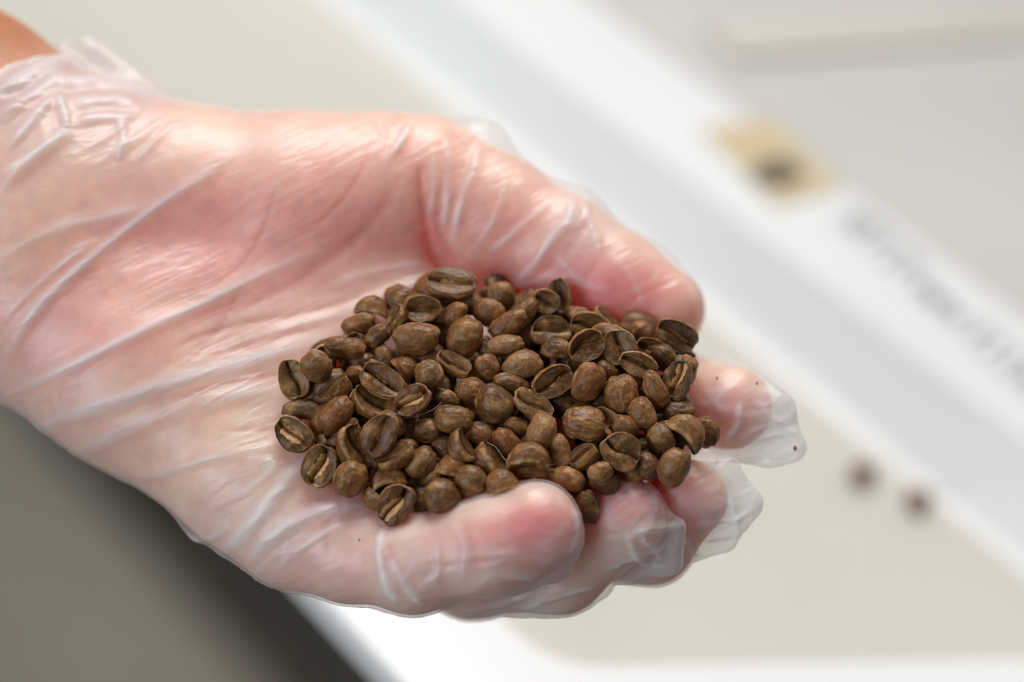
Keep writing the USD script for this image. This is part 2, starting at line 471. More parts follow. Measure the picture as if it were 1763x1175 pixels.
def surface(field, lo, hi, h, coarse=6):
    """Naive surface nets on a sparse narrow band."""
    lo, hi = np.asarray(lo, float), np.asarray(hi, float)
    n = (np.ceil((hi - lo) / (h * coarse)).astype(int)) * coarse
    nc = n // coarse
    H = h * coarse
    gc = np.stack(np.meshgrid(*[lo[k] + (np.arange(nc[k]) + .5) * H for k in range(3)], indexing='ij'), -1).reshape(-1, 3).astype(np.float32)
    dc = field(gc).reshape(nc)
    full = np.repeat(np.repeat(np.repeat(dc, coarse, 0), coarse, 1), coarse, 2).astype(np.float32)
    act = np.repeat(np.repeat(np.repeat(np.abs(dc) < H * 1.15, coarse, 0), coarse, 1), coarse, 2)
    ijk = np.argwhere(act)
    for s in range(0, len(ijk), 400000):
        q = ijk[s:s + 400000]
        full[q[:, 0], q[:, 1], q[:, 2]] = field((lo + (q + .5) * h).astype(np.float32))
    S = full < 0
    c = [S[i:n[0] - 1 + i, j:n[1] - 1 + j, k:n[2] - 1 + k] for i in (0, 1) for j in (0, 1) for k in (0, 1)]
    tot = sum(x.astype(np.int8) for x in c)
    cells = np.argwhere((tot > 0) & (tot < 8))
    idx = np.full(n - 1, -1, np.int64)
    idx[tuple(cells.T)] = np.arange(len(cells))
    off = np.array([[i, j, k] for i in (0, 1) for j in (0, 1) for k in (0, 1)])
    val = np.stack([full[tuple((cells + o).T)] for o in off], 1)
    acc, cnt = np.zeros((len(cells), 3)), np.zeros(len(cells))
    for a in range(8):
        for b in range(a + 1, 8):
            if np.abs(off[a] - off[b]).sum() == 1:
                m = (val[:, a] < 0) != (val[:, b] < 0)
                t = np.where(m, val[:, a] / np.where(m, val[:, a] - val[:, b], 1), 0)
                acc += m[:, None] * (off[a] + t[:, None] * (off[b] - off[a]))
                cnt += m
    verts = lo + (cells + acc / cnt[:, None] + .5) * h
    faces = []
    for ax in range(3):
        e = np.zeros(3, int); e[ax] = 1
        b, c2 = [k for k in range(3) if k != ax]
        A = S[tuple(slice(0, n[k] - e[k]) for k in range(3))]
        B = S[tuple(slice(e[k], n[k]) for k in range(3))]
        ed = np.argwhere(A != B)
        ed = ed[(ed[:, b] > 0) & (ed[:, c2] > 0) & (ed[:, b] < n[b] - 1) & (ed[:, c2] < n[c2] - 1)]
        inside = A[tuple(ed.T)]
        eb, ec = np.zeros(3, int), np.zeros(3, int)
        eb[b] = 1; ec[c2] = 1
        q = np.stack([idx[tuple((ed - o).T)] for o in (eb + ec, ec, 0 * eb, eb)], 1)
        flip = inside ^ (ax == 1)
        q[~flip] = q[~flip][:, ::-1]
        faces.append(q)
    q = np.vstack(faces)
    q = q[(q >= 0).all(1)]
    return verts, np.vstack([q[:, [0, 1, 2]], q[:, [0, 2, 3]]])


def normals(v, f):
    n = np.zeros_like(v)
    fn = np.cross(v[f[:, 1]] - v[f[:, 0]], v[f[:, 2]] - v[f[:, 0]])
    for k in range(3):
        np.add.at(n, f[:, k], fn)
    return n / np.maximum(np.linalg.norm(n, axis=1, keepdims=True), 1e-12)


def relax(v, f, it, lam=.5):
    from scipy.sparse import coo_matrix
    e = np.vstack([f[:, [0, 1]], f[:, [1, 2]], f[:, [2, 0]]])
    A = coo_matrix((np.ones(len(e)), (e[:, 0], e[:, 1])), shape=(len(v), len(v))).tocsr()
    A = ((A + A.T) > 0).astype(float)
    w = 1 / np.maximum(np.asarray(A.sum(1)).ravel(), 1)
    for k in range(it):
        v = v + (lam if k % 2 == 0 else -lam * 1.03) * ((A @ v) * w[:, None] - v)
    return v


def project(v):
    return np.stack([v[:, 0] / (F + v[:, 2]) * FPX + 881.5, v[:, 1] / (F + v[:, 2]) * FPX + 587.5], 1)


def near_curve(uv, pts):
    """Signed distance (px) to a polyline and the place along it in 0..1."""
    pts = np.asarray(pts, float)
    s = np.r_[0, np.cumsum(np.linalg.norm(np.diff(pts, axis=0), axis=1))]
    if len(pts) > 2:                                             # round the corners
        from scipy.interpolate import PchipInterpolator
        t = np.linspace(0, s[-1], 4 * len(pts))
        pts = np.stack([PchipInterpolator(s, pts[:, 0])(t), PchipInterpolator(s, pts[:, 1])(t)], 1)
        s = np.r_[0, np.cumsum(np.linalg.norm(np.diff(pts, axis=0), axis=1))]
    best, sign, along = np.full(len(uv), 1e9), np.ones(len(uv)), np.zeros(len(uv))
    close = ((uv > pts.min(0) - 60) & (uv < pts.max(0) + 60)).all(1)
    if not close.all():
        if close.any():
            b, t = near_curve_core(uv[close], pts, s)
            best[close], along[close] = b, t
        return best, along
    return near_curve_core(uv, pts, s)


def near_curve_core(uv, pts, s):
    best, sign, along = np.full(len(uv), 1e9), np.ones(len(uv)), np.zeros(len(uv))
    for k in range(len(pts) - 1):
        ab = pts[k + 1] - pts[k]
        L = np.linalg.norm(ab)
        t = np.clip((uv - pts[k]) @ ab / (L * L), 0, 1)
        q = uv - pts[k] - t[:, None] * ab
        d = np.hypot(q[:, 0], q[:, 1])
        m = d < best
        best[m] = d[m]
        sign[m] = np.sign(ab[0] * q[m, 1] - ab[1] * q[m, 0])
        along[m] = (s[k] + t[m] * L) / s[-1]
    return best * np.where(sign == 0, 1, sign), along


LO, HI = P(-330, -60, 0) + [-40, -25, -30], P(1420, 1100, 0) + [10, 8, 125]
LO[2], HI[2] = -32, 118
hv, hf = surface(hand_field, LO, HI, .9)
hv = relax(hv, hf, 6)
hn = normals(hv, hf)
huv = project(hv)

# skin colour: peach base, pinker palm and pads, tanned arm
base_c, pink_c, red_c, pale_c, tan_c = (np.array(c) for c in ((.84, .50, .38), (.86, .37, .33), (.86, .12, .15), (.87, .59, .45), (.44, .17, .07)))
col = np.tile(base_c, (len(hv), 1))


def blush(c, spots):
    global col
    for u, v, ru, rv, a in spots:
        w = a * np.exp(-(((huv[:, 0] - u) / ru) ** 2 + ((huv[:, 1] - v) / rv) ** 2))
        w = w[:, None]
        col = col * (1 - w) + c * w


blush(pale_c, [(330, 250, 260, 70, .6), (480, 820, 160, 110, .5), (60, 330, 160, 130, .3), (240, 870, 160, 60, .4), (350, 690, 200, 50, .35)])
blush(pink_c, [(330, 420, 190, 120, .7), (130, 570, 150, 80, .7), (560, 400, 140, 160, .5), (860, 400, 120, 90, .6), (620, 960, 160, 60, .6)])
blush(red_c, [(1040, 500, 110, 55, .75), (940, 470, 70, 40, .35), (1140, 520, 60, 50, .25), (925, 905, 80, 45, .85), (1080, 860, 75, 45, .8), (1190, 850, 40, 50, .5), (1250, 700, 55, 40, .5), (820, 930, 90, 40, .4), (560, 870, 60, 30, .3), (740, 420, 25, 60, .5)])
n1 = .6 * (meshkit.fbm(hv / 14.0, 3, 5) - .5) + 1.1 * (meshkit.fbm(hv / 4.5, 3, 9) - .5)
col = col * (1 + .20 * n1[:, None] * np.array([.5, 1.2, 1.0]))
wt = 1 / (1 + np.exp(((hv - P(40, 128, 45)) @ np.array([.54, .84, .22]) - 6.0) / 7.0))
col = col * (1 - wt[:, None]) + tan_c * wt[:, None]

# creases of the skin
depth = np.zeros(len(hv))
for pts, w, a in [
    ([(722, 285), (728, 360), (738, 420), (762, 470)], 8, 1.6), ([(752, 330), (756, 400), (790, 455)], 7, .8),
    ([(690, 300), (640, 380), (560, 450), (430, 520), (330, 545)], 12, .45), ([(560, 560), (440, 590), (330, 615)], 9, .5), ([(640, 500), (520, 540), (400, 560), (300, 600)], 6, .5), ([(420, 470), (380, 560), (300, 640)], 5, .35), ([(520, 640), (420, 655), (300, 690)], 5, .4),
    ([(470, 330), (440, 420), (350, 500)], 5, .3), ([(640, 240), (600, 330), (520, 400)], 5, .3), ([(560, 790), (590, 850), (560, 900)], 6, .6), ([(600, 700), (480, 740), (380, 740)], 5, .35),
    ([(930, 470), (985, 420), (1015, 375)], 6, .5), ([(1000, 500), (1030, 440)], 5, .3),
    ([(640, 880), (670, 940), (690, 1010)], 6, .5), ([(790, 890), (815, 950), (820, 1000)], 6, .5), ([(510, 860), (560, 900), (560, 960)], 7, .5)]:
    d, t = near_curve(huv, pts)
    k = np.clip(4 * t * (1 - t), 0, 1) ** .4 * (hn[:, 2] < .2)
    depth += a * np.exp(-(d / w) ** 2) * k
    line = (.45 * np.exp(-(d / (w * .7)) ** 2) * k)[:, None]
    col = col * (1 - line) + np.array([.62, .20, .16]) * line     # creases are redder
hv = hv - hn * depth[:, None]
person = thing('person', world(P(100, 400, 40)), label="person's bare forearm and cupped hand in a clear glove holding coffee beans", cat='person')
PORG = world(P(100, 400, 40))
put('arm_and_hand', (world(hv), hf), M_SKIN, person.GetPath(), col=np.clip(col, .01, .95), origin=PORG)

# glove
gv, gf = surface(glove_field, LO, HI, .9)
gv = relax(gv, gf, 4)
# open cuff: nothing of the film on the forearm beyond this plane
cut_n = np.array([.54, .84, .22]); cut_n /= np.linalg.norm(cut_n)
cut_s = (gv - P(50, 116, 45)) @ cut_n
gn = normals(gv, gf)
keep = cut_s > 2.0 * np.sin(gv[:, 2] / 5.0 + gv[:, 0] / 9.0)
gf = gf[keep[gf].all(1)]
# refine where the camera side shows it
gv4, gf4 = trimesh.remesh.subdivide(gv, gf)[:2]
gv, gf = relax(gv4, gf4, 2), gf4
used = np.unique(gf)
mp = np.full(len(gv), -1); mp[used] = np.arange(len(used))
gv, gf = gv[used], mp[gf]
gn = normals(gv, gf)
guv = project(gv)
front = np.clip(-gn @ np.array([0, 0, 1.0]) * 3 + .6, 0, 1)
disp, fold = np.zeros(len(gv)), np.zeros(len(gv))
FOLDS = [  # (line in the photograph, half width px, height mm, film bunched up 0..1)
    ([(-20, 690), (119, 634), (238, 575), (358, 519), (457, 471), (570, 425)], 9, 1.3, .75),
    ([(40, 745), (130, 712), (199, 690), (338, 646), (457, 615), (590, 575)], 15, 1.5, .85),
    ([(115, 785), (238, 734), (358, 690), (500, 664)], 14, 1.2, .6),
    ([(0, 640), (60, 539), (131, 468), (200, 410), (298, 338), (358, 302), (405, 256)], 9, 1.3, .8),
    ([(-10, 455), (99, 397), (199, 370), (260, 350)], 10, 1.0, .5), ([(0, 560), (90, 470), (170, 410)], 7, .8, .5),
    ([(189, 825), (281, 815), (383, 784), (488, 770)], 8, .8, .35), ([(255, 892), (347, 925), (400, 905)], 9, 1.2, .6),
    ([(368, 955), (434, 907), (485, 840), (525, 798), (570, 780)], 13, 1.6, .8), ([(424, 972), (490, 912), (562, 881), (650, 872)], 12, 1.5, .8),
    ([(330, 800), (420, 790), (470, 800), (390, 860)], 7, .7, .3), ([(470, 985), (520, 945), (590, 905)], 7, .8, .45),
    ([(300, 640), (420, 590), (520, 560), (640, 530)], 7, .6, .25), ([(560, 500), (640, 470), (740, 455)], 7, .7, .3), ([(600, 540), (690, 500), (750, 480)], 7, .7, .35),
    ([(823, 240), (815, 291), (795, 346), (779, 425)], 7, 1.0, .6), ([(767, 235), (771, 323), (759, 405)], 6, .9, .45), ([(742, 250), (748, 320), (738, 380)], 5, .6, .3),
    ([(950, 346), (902, 386), (838, 442)], 5, .8, .45), ([(985, 335), (978, 378), (950, 410), (918, 458), (870, 500)], 7, 1.2, .65),
    ([(1000, 350), (1020, 400), (1035, 450)], 5, .7, .35), ([(958, 438), (985, 470), (1000, 485), (1060, 500)], 6, .7, .4), ([(880, 495), (960, 480), (1010, 490)], 5, .7, .4),
    ([(707, 205), (679, 259), (656, 281)], 6, 1.0, .9), ([(640, 200), (665, 240)], 5, .5, .2), ([(870, 300), (850, 380), (800, 440)], 5, .5, .25), ([(1045, 440), (1100, 500), (1110, 540)], 5, .5, .2),
    ([(662, 905), (655, 960), (664, 1000), (690, 1040)], 8, 1.3, .9), ([(675, 960), (700, 1010), (735, 1045)], 5, .8, .6), ([(745, 930), (755, 975), (740, 1010)], 5, .6, .3),
    ([(820, 1010), (860, 985), (905, 990), (950, 968)], 6, .9, .5), ([(770, 900), (800, 950), (790, 1000)], 6, .5, .2), ([(985, 870), (992, 915), (975, 955)], 5, .5, .6),
    ([(1085, 918), (1120, 912), (1180, 905)], 5, 1.0, .7), ([(1080, 915), (1100, 960), (1155, 975)], 5, .8, .45), ([(1100, 920), (1140, 960)], 4, .6, .35), ([(1040, 985), (1085, 960), (1160, 940)], 5, .7, .45),
    ([(1240, 800), (1262, 860), (1270, 930)], 5, .8, .45), ([(1300, 870), (1255, 895), (1200, 900)], 4, .7, .4), ([(1210, 930), (1262, 925)], 4, .7, .5), ([(1180, 925), (1200, 960)], 6, .8, .5),
    ([(1268, 690), (1272, 720), (1245, 760)], 5, .8, .7), ([(1300, 690), (1340, 730), (1385, 760)], 5, .6, .3), ([(1290, 770), (1340, 750), (1380, 790)], 5, .6, .35), ([(1210, 600), (1300, 640), (1350, 690)], 5, .4, .3),
    ([(900, 1048), (960, 1025), (1040, 1005)], 6, .9, .6), ([(780, 1050), (860, 1040), (930, 1010)], 6, .8, .4),
    ([(-10, 172), (68, 127), (127, 106)], 9, 1.6, .85), ([(0, 212), (60, 165), (120, 130)], 8, 1.2, .4), ([(10, 262), (75, 190), (100, 160)], 6, 1.2, .6), ([(98, 160), (110, 200), (118, 225)], 6, 1.2, .6),
    ([(85, 150), (150, 148), (225, 156), (262, 172)], 8, 1.6, .6), ([(118, 185), (190, 180), (250, 192)], 8, 1.5, .55), ([(122, 215), (180, 205), (245, 205)], 6, 1.0, .4), ([(205, 205), (210, 250), (205, 280)], 6, .9, .5),
    ([(120, 215), (60, 270), (0, 300)], 8, 1.2, .5), ([(130, 225), (70, 265), (20, 310), (-10, 340)], 6, 1.0, .4), ([(290, 200), (240, 235), (190, 270)], 5, .7, .4), ([(310, 205), (270, 240), (230, 285)], 4, .6, .35), ([(150, 120), (110, 95), (40, 120)], 7, 1.0, .5),
]
for pts, w, a, m in FOLDS:
    d, t = near_curve(guv, pts)
    tap = np.clip(5 * t, 0, 1) * np.clip(5 * (1 - t), 0, 1)
    wob = 1 + .35 * (meshkit.noise(np.c_[t * 7, np.full(len(t), w), np.full(len(t), a)], 3) - .5)
    prof = np.where(d > 0, np.exp(-(d / (w * wob)) ** 2), np.exp(-(d / (1.9 * w * wob)) ** 2))
    disp += a * prof * tap * front * .8
    fold += (.45 + 1.3 * meshkit.noise(np.c_[t * 6, d * .05, np.full(len(t), w + 9 * a)], 8)) * m * np.exp(-(d / (w * wob * .9)) ** 2) * tap * front
# small crumples of slack film, stronger on the empty tips and the cuff
tipw = np.zeros(len(gv))
for u, v, r in ((1320, 730, 75), (1255, 880, 70), (1120, 940, 75), (960, 950, 55), (900, 1030, 90), (60, 160, 140), (170, 170, 110), (720, 1000, 70), (1000, 380, 60), (800, 995, 60), (860, 975, 50), (975, 940, 42), (480, 940, 60), (1240, 690, 40)):
    tipw = np.maximum(tipw, np.exp(-((guv[:, 0] - u) ** 2 + (guv[:, 1] - v) ** 2) / r ** 2))
g_ = np.random.default_rng(77)


def crumple(p, size, n, seed):
    """Sharp straight ridges between flat facets, as in slack thin film: 0 on the ridges, up to 1 in the facets."""
    g = np.random.default_rng(seed)
    warp = np.stack([meshkit.noise(p / (size * 1.6), seed + k) for k in range(3)], 1) - .5
    out = np.ones(len(p))
    for k in range(n):
        d = g.normal(size=3) * [1, 1, .5]; d /= np.linalg.norm(d)
        ph = (p + warp * size * 1.3) @ d / (size * g.uniform(.8, 1.6)) + g.uniform(0, 1)
        out = np.minimum(out, np.abs((ph % 1.0) - .5) * 2 + .25 * meshkit.noise(p / size + k * 9.1, seed))
    return np.clip(out, 0, 1)


cr1, cr2 = crumple(gv, 10.0, 3, 5), crumple(gv, 4.5, 3, 6)
ang = np.radians(-27)
al, ac = gv[:, 0] * np.cos(ang) + gv[:, 1] * np.sin(ang), -gv[:, 0] * np.sin(ang) + gv[:, 1] * np.cos(ang)
bendy = 3.0 * (meshkit.noise(np.c_[al / 18, ac / 18, gv[:, 2] / 18], 51) - .5)
pull = np.abs(meshkit.fbm(np.c_[al / 16, (ac + bendy) / 1.5, gv[:, 2] / 9], 2, 52) - .5)
patch = np.clip((meshkit.noise(gv / 15.0, 53) - .25) * 2.5, 0, 1) * (1 - tipw)
pk = np.clip(.10 - pull, 0, 1) / .10
disp += tipw * (.55 * np.clip(1 - cr1 * 2.2, 0, 1) + .22 * np.clip(1 - cr2 * 2.5, 0, 1)) + .17 * pk * patch
disp += (1 - tipw) * patch * .08 * np.clip(1 - cr2 * 3, 0, 1)
fold += tipw * (.46 + .30 * np.clip(1 - cr1 * 5, 0, 1) + .15 * np.clip(1 - cr2 * 4, 0, 1)) + .17 * pk * patch * front
fold = np.clip(fold + .12 * (meshkit.fbm(gv / 8.0, 3, 41) - .5) + .22 * np.clip(meshkit.fbm(np.c_[al / 30, ac / 11, gv[:, 2] / 20], 2, 43) - .5, 0, 1) * 2 * front, 0, 1)      # air trapped under the film
gv = gv + gn * np.maximum(disp, -.15)[:, None]
put('glove', (world(gv), gf), M_GLOVE, person.GetPath(), attrs={'fold': fold}, origin=PORG, label='clear plastic disposable glove with loose tips and creased cuff')

# ------------------------------------------------------------------ the beans
TONE = {'m': (.176, .071, .021), 'd': (.105, .043, .014), 'o': (.168, .078, .026), 'r': (.172, .061, .017), 'l': (.235, .112, .042)}
CHAFF = np.array([.48, .275, .12])
# u, v, length px, width px, angle (clockwise from right), facing: F flat side seen, B back, S side with the flat down, T side with the flat up, tone, layer, extra
BEANS = [
 (778,491,95,50,4,'Q','m',0,''), (864,511,54,52,80,'B','d',1,''), (695,520,62,46,-10,'B','d',2,''), (731,534,66,48,-4,'F','r',0,'h'), (644,534,62,32,10,'S','m',1,'b'),
 (618,562,68,42,-15,'B','m',0,''), (685,552,60,30,-65,'T','m',0,''), (652,580,58,34,-38,'B','d',1,''), (719,588,88,62,-4,'B','m',0,''), (782,545,56,38,-65,'B','r',1,''),
 (800,580,78,64,-58,'B','m',0,''), (843,539,62,50,30,'B','r',1,''), (808,524,52,42,10,'B','m',2,''), (597,599,78,38,12,'B','m',0,''), (622,622,58,32,0,'B','d',2,''),
 (870,594,72,36,-12,'B','l',0,''), (517,652,74,52,72,'F','l',1,'h'), (553,632,60,54,50,'B','m',0,''), (668,618,52,36,60,'B','o',2,''), (613,644,44,32,-30,'B','m',2,''),
 (583,669,58,34,-42,'T','m',0,''), (662,659,84,54,30,'F','m',0,''), (697,634,50,32,62,'S','m',1,'b'), (741,646,56,50,62,'B','o',1,''), (780,627,68,34,33,'Q','l',0,'h'),
 (841,634,54,42,62,'B','r',1,''), (898,629,78,50,-20,'B','l',0,''), (524,704,78,36,2,'B','d',0,''), (585,711,76,50,-45,'B','r',0,''), (642,690,76,32,35,'T','m',0,'b'),
 (711,690,70,48,-37,'F','r',0,'c'), (770,685,54,30,25,'B','d',1,''), (812,675,62,50,12,'B','r',1,''), (880,664,70,40,15,'B','d',1,''), (856,701,78,66,40,'B','d',0,''),
 (782,723,74,50,5,'B','o',0,''), (511,747,74,54,42,'F','m',0,'c'), (592,744,68,44,-25,'F','m',1,''), (660,747,80,58,-60,'F','m',0,''), (682,727,58,46,50,'B','d',1,''),
 (617,771,82,38,62,'T','m',0,'b'), (684,781,66,32,-30,'T','m',1,'h'), (725,797,66,46,-47,'B','o',0,''), (737,743,56,44,0,'B','d',1,''), (711,741,50,28,-70,'S','d',2,''),
 (768,772,50,44,40,'B','d',2,''), (742,818,54,30,-50,'B','o',1,''), (782,807,58,38,12,'S','r',0,''), (797,766,62,32,60,'T','m',0,'b'), (828,748,54,42,10,'B','m',1,''),
 (846,791,72,44,52,'T','m',0,'h'), (872,760,60,42,50,'B','r',0,''), (815,826,60,48,20,'B','o',0,''), (555,801,76,60,-72,'F','o',0,'c'), (608,821,68,58,-60,'B','m',1,''),
 (672,822,58,32,-8,'S','m',0,'b'), (653,855,56,36,30,'T','m',1,''), (685,872,76,58,-57,'F','r',0,'c'), (729,864,52,34,82,'B','d',2,''), (766,858,66,60,-30,'B','d',0,''),
 (812,859,46,30,25,'T','m',1,'h'), (864,842,62,36,-20,'S','m',0,'b'), (901,540,74,38,-42,'B','m',0,''), (938,521,52,44,20,'F','l',1,'h'), (876,560,80,44,-28,'B','r',1,''),
 (948,570,74,56,-2,'F','m',0,''), (958,604,56,32,10,'S','d',1,''), (994,545,42,32,20,'B','o',2,''), (1012,566,66,50,10,'F','m',1,'h'), (1008,597,70,56,-30,'F','r',0,'h'),
 (1046,577,68,46,15,'B','m',1,''), (1063,598,66,62,84,'F','o',0,''), (1104,573,50,42,0,'B','r',1,''), (1163,578,80,56,28,'F','d',0,''), (1122,603,68,42,30,'F','r',1,'c'),
 (1097,626,74,42,22,'F','l',0,'h'), (1142,614,52,40,60,'B','d',1,''), (1164,656,74,50,-72,'F','d',0,'c'), (1128,671,74,38,60,'B','m',0,''), (1184,626,36,26,40,'B','l',1,''),
 (951,658,78,54,-30,'F','m',0,''), (1013,661,76,60,-60,'B','r',0,''), (1067,680,78,64,80,'B','m',0,'w'), (1104,712,62,48,74,'B','m',0,''), (1004,729,82,66,5,'B','m',0,'w'),
 (967,693,56,32,15,'B','d',2,''), (917,699,78,38,28,'Q','l',0,'h'), (932,743,66,50,-70,'B','l',0,''), (886,732,52,34,18,'B','m',1,''), (1075,735,52,38,25,'B','r',1,''),
 (1168,710,62,44,10,'B','d',1,''), (1176,746,78,42,42,'S','m',0,'b'), (1136,755,56,50,60,'B','d',0,''), (1217,743,60,46,76,'B','m',1,''), (1033,697,46,38,0,'B','d',2,''),
 (1067,776,72,62,36,'F','m',0,''), (1109,764,44,28,10,'B','d',2,''), (1113,800,54,42,60,'B','d',1,''), (1155,801,74,54,-66,'B','o',0,''), (1003,785,54,38,-35,'T','m',1,''),
 (966,778,70,38,76,'B','l',0,''), (911,790,76,40,4,'S','m',0,'b'), (914,819,72,38,5,'B','m',1,''), (976,826,64,40,20,'B','m',1,''), (1032,808,48,32,-18,'B','l',2,''),
 (1007,872,64,42,82,'B','d',1,''), (836,598,44,36,60,'B','d',2,''), (620,600,44,30,30,'B','d',2,''), (700,770,46,38,10,'B','d',2,''), (905,760,48,38,0,'B','d',2,''),
 (1040,640,46,38,30,'B','d',2,''), (870,720,50,40,0,'B','d',2,''), (650,790,48,36,20,'B','d',2,''), (920,720,46,36,60,'B','d',2,''), (750,750,44,36,0,'B','d',2,''),
]
ROT = {'F': 0, 'B': 180, 'S': 98, 'T': -62, 'Q': -40}
SPH = trimesh.creation.icosphere(4)
SPH_V, SPH_F = np.array(SPH.vertices), np.array(SPH.faces)
SPH3 = trimesh.creation.icosphere(3)


def bean_shape(L, W, T_, seed, tone, hollow=0.0, bend=0.0, wrinkle=0.0, chaff=0.3, sphere=(SPH_V, SPH_F)):
    """One bean in mm: long axis x, flat creased side +z. Returns vertices, faces, colours, chaff mask."""
    g = np.random.default_rng(seed)
    n, f = sphere
    x, y, z = n.T
    # egg outline, a little lopsided
    e = g.uniform(-.13, .13)
    X = L / 2 * np.sign(x) * np.abs(x) ** .93 * (1 + .05 * g.normal() * y)
    Y = W / 2 * np.sign(y) * np.abs(y) ** .93 * (1 + e * x) + W * .05 * g.normal() * x * x
    up = z > 0
    Z = np.where(up, T_ * .27 * np.tanh(2.7 * z) / np.tanh(2.7), T_ * .73 * z)
    flat = np.clip(z * 2.2, 0, 1)
    ph, am = g.uniform(-.6, .6), g.uniform(.03, .09) * g.choice([-1, 1])
    yc = W * am * np.sin(2.6 * np.pi * X / L / 1.3 + ph)
    dy = Y - yc
    tap = np.clip(1 - (np.abs(X) / (L * .5)) ** 6, 0, 1)
    cw = W * g.uniform(.030, .052)
    crease = np.exp(-(dy / cw) ** 2) * tap
    Z -= flat * T_ * (g.uniform(.32, .50) * crease + .13 * np.exp(-(dy / (W * .17)) ** 2) * tap)
    Z += T_ * .07 * np.exp(-((z - .34) / .16) ** 2) * (.6 + .8 * g.random())          # raised lip round the flat side
    if hollow:
        hx, hy = g.uniform(-.06, .06) * L, g.uniform(-.08, .08) * W
        bowl = np.exp(-(((X - hx) / (.36 * L)) ** 2 + ((Y - hy) / (.33 * W)) ** 2) ** 2)
        Z -= flat * T_ * hollow * bowl
    # the two lobes are not level
    Z += flat * T_ * .07 * g.normal() * np.tanh(dy / (W * .08))
    q = np.c_[X, Y, Z]
    lum = meshkit.fbm(q / 2.6 + seed * 7.1, 3, seed % 97)
    fine = meshkit.fbm(q / 0.8 + seed * 3.3, 2, seed % 89)
    rid = np.abs(meshkit.fbm(q * [.35, 1.1, 1.1] / 1.1 + seed * 1.7, 2, seed % 83) - .5)
    out = np.c_[x / L, y / W, z / T_]; out /= np.linalg.norm(out, axis=1, keepdims=True)
    q = q + out * (.75 * (lum - .5) + .26 * (fine - .5) - (.07 + .24 * wrinkle) * np.clip(.13 - rid, 0, 1) / .13 * .8)[:, None]
    q[:, 2] += bend * T_ * (q[:, 0] / (L / 2)) ** 2 - bend * T_ * .3
    # seam ends pinch the outline
    q[:, 0] *= 1 - .07 * np.exp(-((Y / W) / .12) ** 2) * (np.abs(x) > .8)
    c = np.tile(np.array(TONE[tone]) * g.uniform(.85, 1.18), (len(q), 1))
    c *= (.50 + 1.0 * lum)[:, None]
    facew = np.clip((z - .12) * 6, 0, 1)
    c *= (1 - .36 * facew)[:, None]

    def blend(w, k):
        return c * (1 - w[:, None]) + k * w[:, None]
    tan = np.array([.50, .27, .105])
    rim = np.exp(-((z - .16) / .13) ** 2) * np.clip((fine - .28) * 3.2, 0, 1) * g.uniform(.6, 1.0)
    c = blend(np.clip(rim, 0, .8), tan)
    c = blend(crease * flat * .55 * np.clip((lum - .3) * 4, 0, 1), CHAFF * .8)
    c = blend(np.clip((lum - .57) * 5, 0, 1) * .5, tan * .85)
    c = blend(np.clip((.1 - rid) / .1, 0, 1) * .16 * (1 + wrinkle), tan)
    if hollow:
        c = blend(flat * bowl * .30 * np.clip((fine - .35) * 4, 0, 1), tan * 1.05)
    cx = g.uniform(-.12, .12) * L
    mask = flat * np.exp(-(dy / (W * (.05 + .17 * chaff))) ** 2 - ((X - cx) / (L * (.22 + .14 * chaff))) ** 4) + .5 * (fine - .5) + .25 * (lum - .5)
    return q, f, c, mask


rng = np.random.default_rng(12)
items = []
for k, (u, v, L, W, ang, kind, tone, layer, ex) in enumerate(BEANS):
    items.append(dict(u=u, v=v, L=L * (.98 if kind == 'B' else 1.02) / 8.05, W=W * (.98 if kind == 'B' else 1.02) / 8.05, ang=ang, kind=kind, tone=tone, layer=layer, ex=ex, seen=True))
n_seen = len(items)
# beans below them that show through the gaps
while len(items) < n_seen + 170:
    a, r = rng.uniform(0, 2 * math.pi), math.sqrt(rng.uniform(0, 1))
    u, v = PILE_C[0] + PILE_A * .90 * r * math.cos(a), PILE_C[1] + PILE_B * .90 * r * math.sin(a)
    items.append(dict(u=u, v=v, L=rng.uniform(7, 9.5), W=rng.uniform(5, 6.6), ang=rng.uniform(0, 180), kind=rng.choice(list('FFTTSB')), tone=rng.choice(list('mmdddd')), layer=3 + (rng.uniform() < .6), ex='', seen=False))

pos, axes, dims = [], [], []
for k, b in enumerate(items):
    d = pile_depth(b['u'], b['v']) + (0, 1.8, 3.4, 4.8, 7.6)[int(b['layer'])] + 2.2
    pos.append(P(b['u'], b['v'], d))
    side = b['kind'] in 'ST'
    L, W = b['L'], b['W']
    if side:
        Tt, Wd = W * .98, L * .68
    else:
        Wd, Tt = W, min(max(W * .66, 3.2), 4.6)
    if b['kind'] == 'Q':
        Wd, Tt = min(L * .66, W * 1.3), W * .7
    b['dims'] = (L, Wd, Tt)
    g = np.random.default_rng(1000 + k)
    a = math.radians(b['ang'])
    ex = np.array([math.cos(a), math.sin(a), g.uniform(-.16, .16)]); ex /= np.linalg.norm(ex)
    view = np.array([0, 0, -1.0])
    ez0 = view - ex * (view @ ex); ez0 /= np.linalg.norm(ez0)
    t = math.radians(ROT[b['kind']] + g.uniform(-14, 14) * (2.6 if b['kind'] == 'B' else 1))
    perp = np.cross(ex, ez0)
    if perp[1] < 0:
        perp = -perp                                            # towards the lower edge of the picture
    ez = ez0 * math.cos(t) + perp * math.sin(t)
    if not b['seen']:
        ez = ez + g.normal(size=3) * .35; ez -= ex * (ez @ ex)
    ez /= np.linalg.norm(ez)
    axes.append((ex, np.cross(ez, ex), ez))
pos = np.array(pos)
home = pos.copy()
own, offs, rad = [], [], []
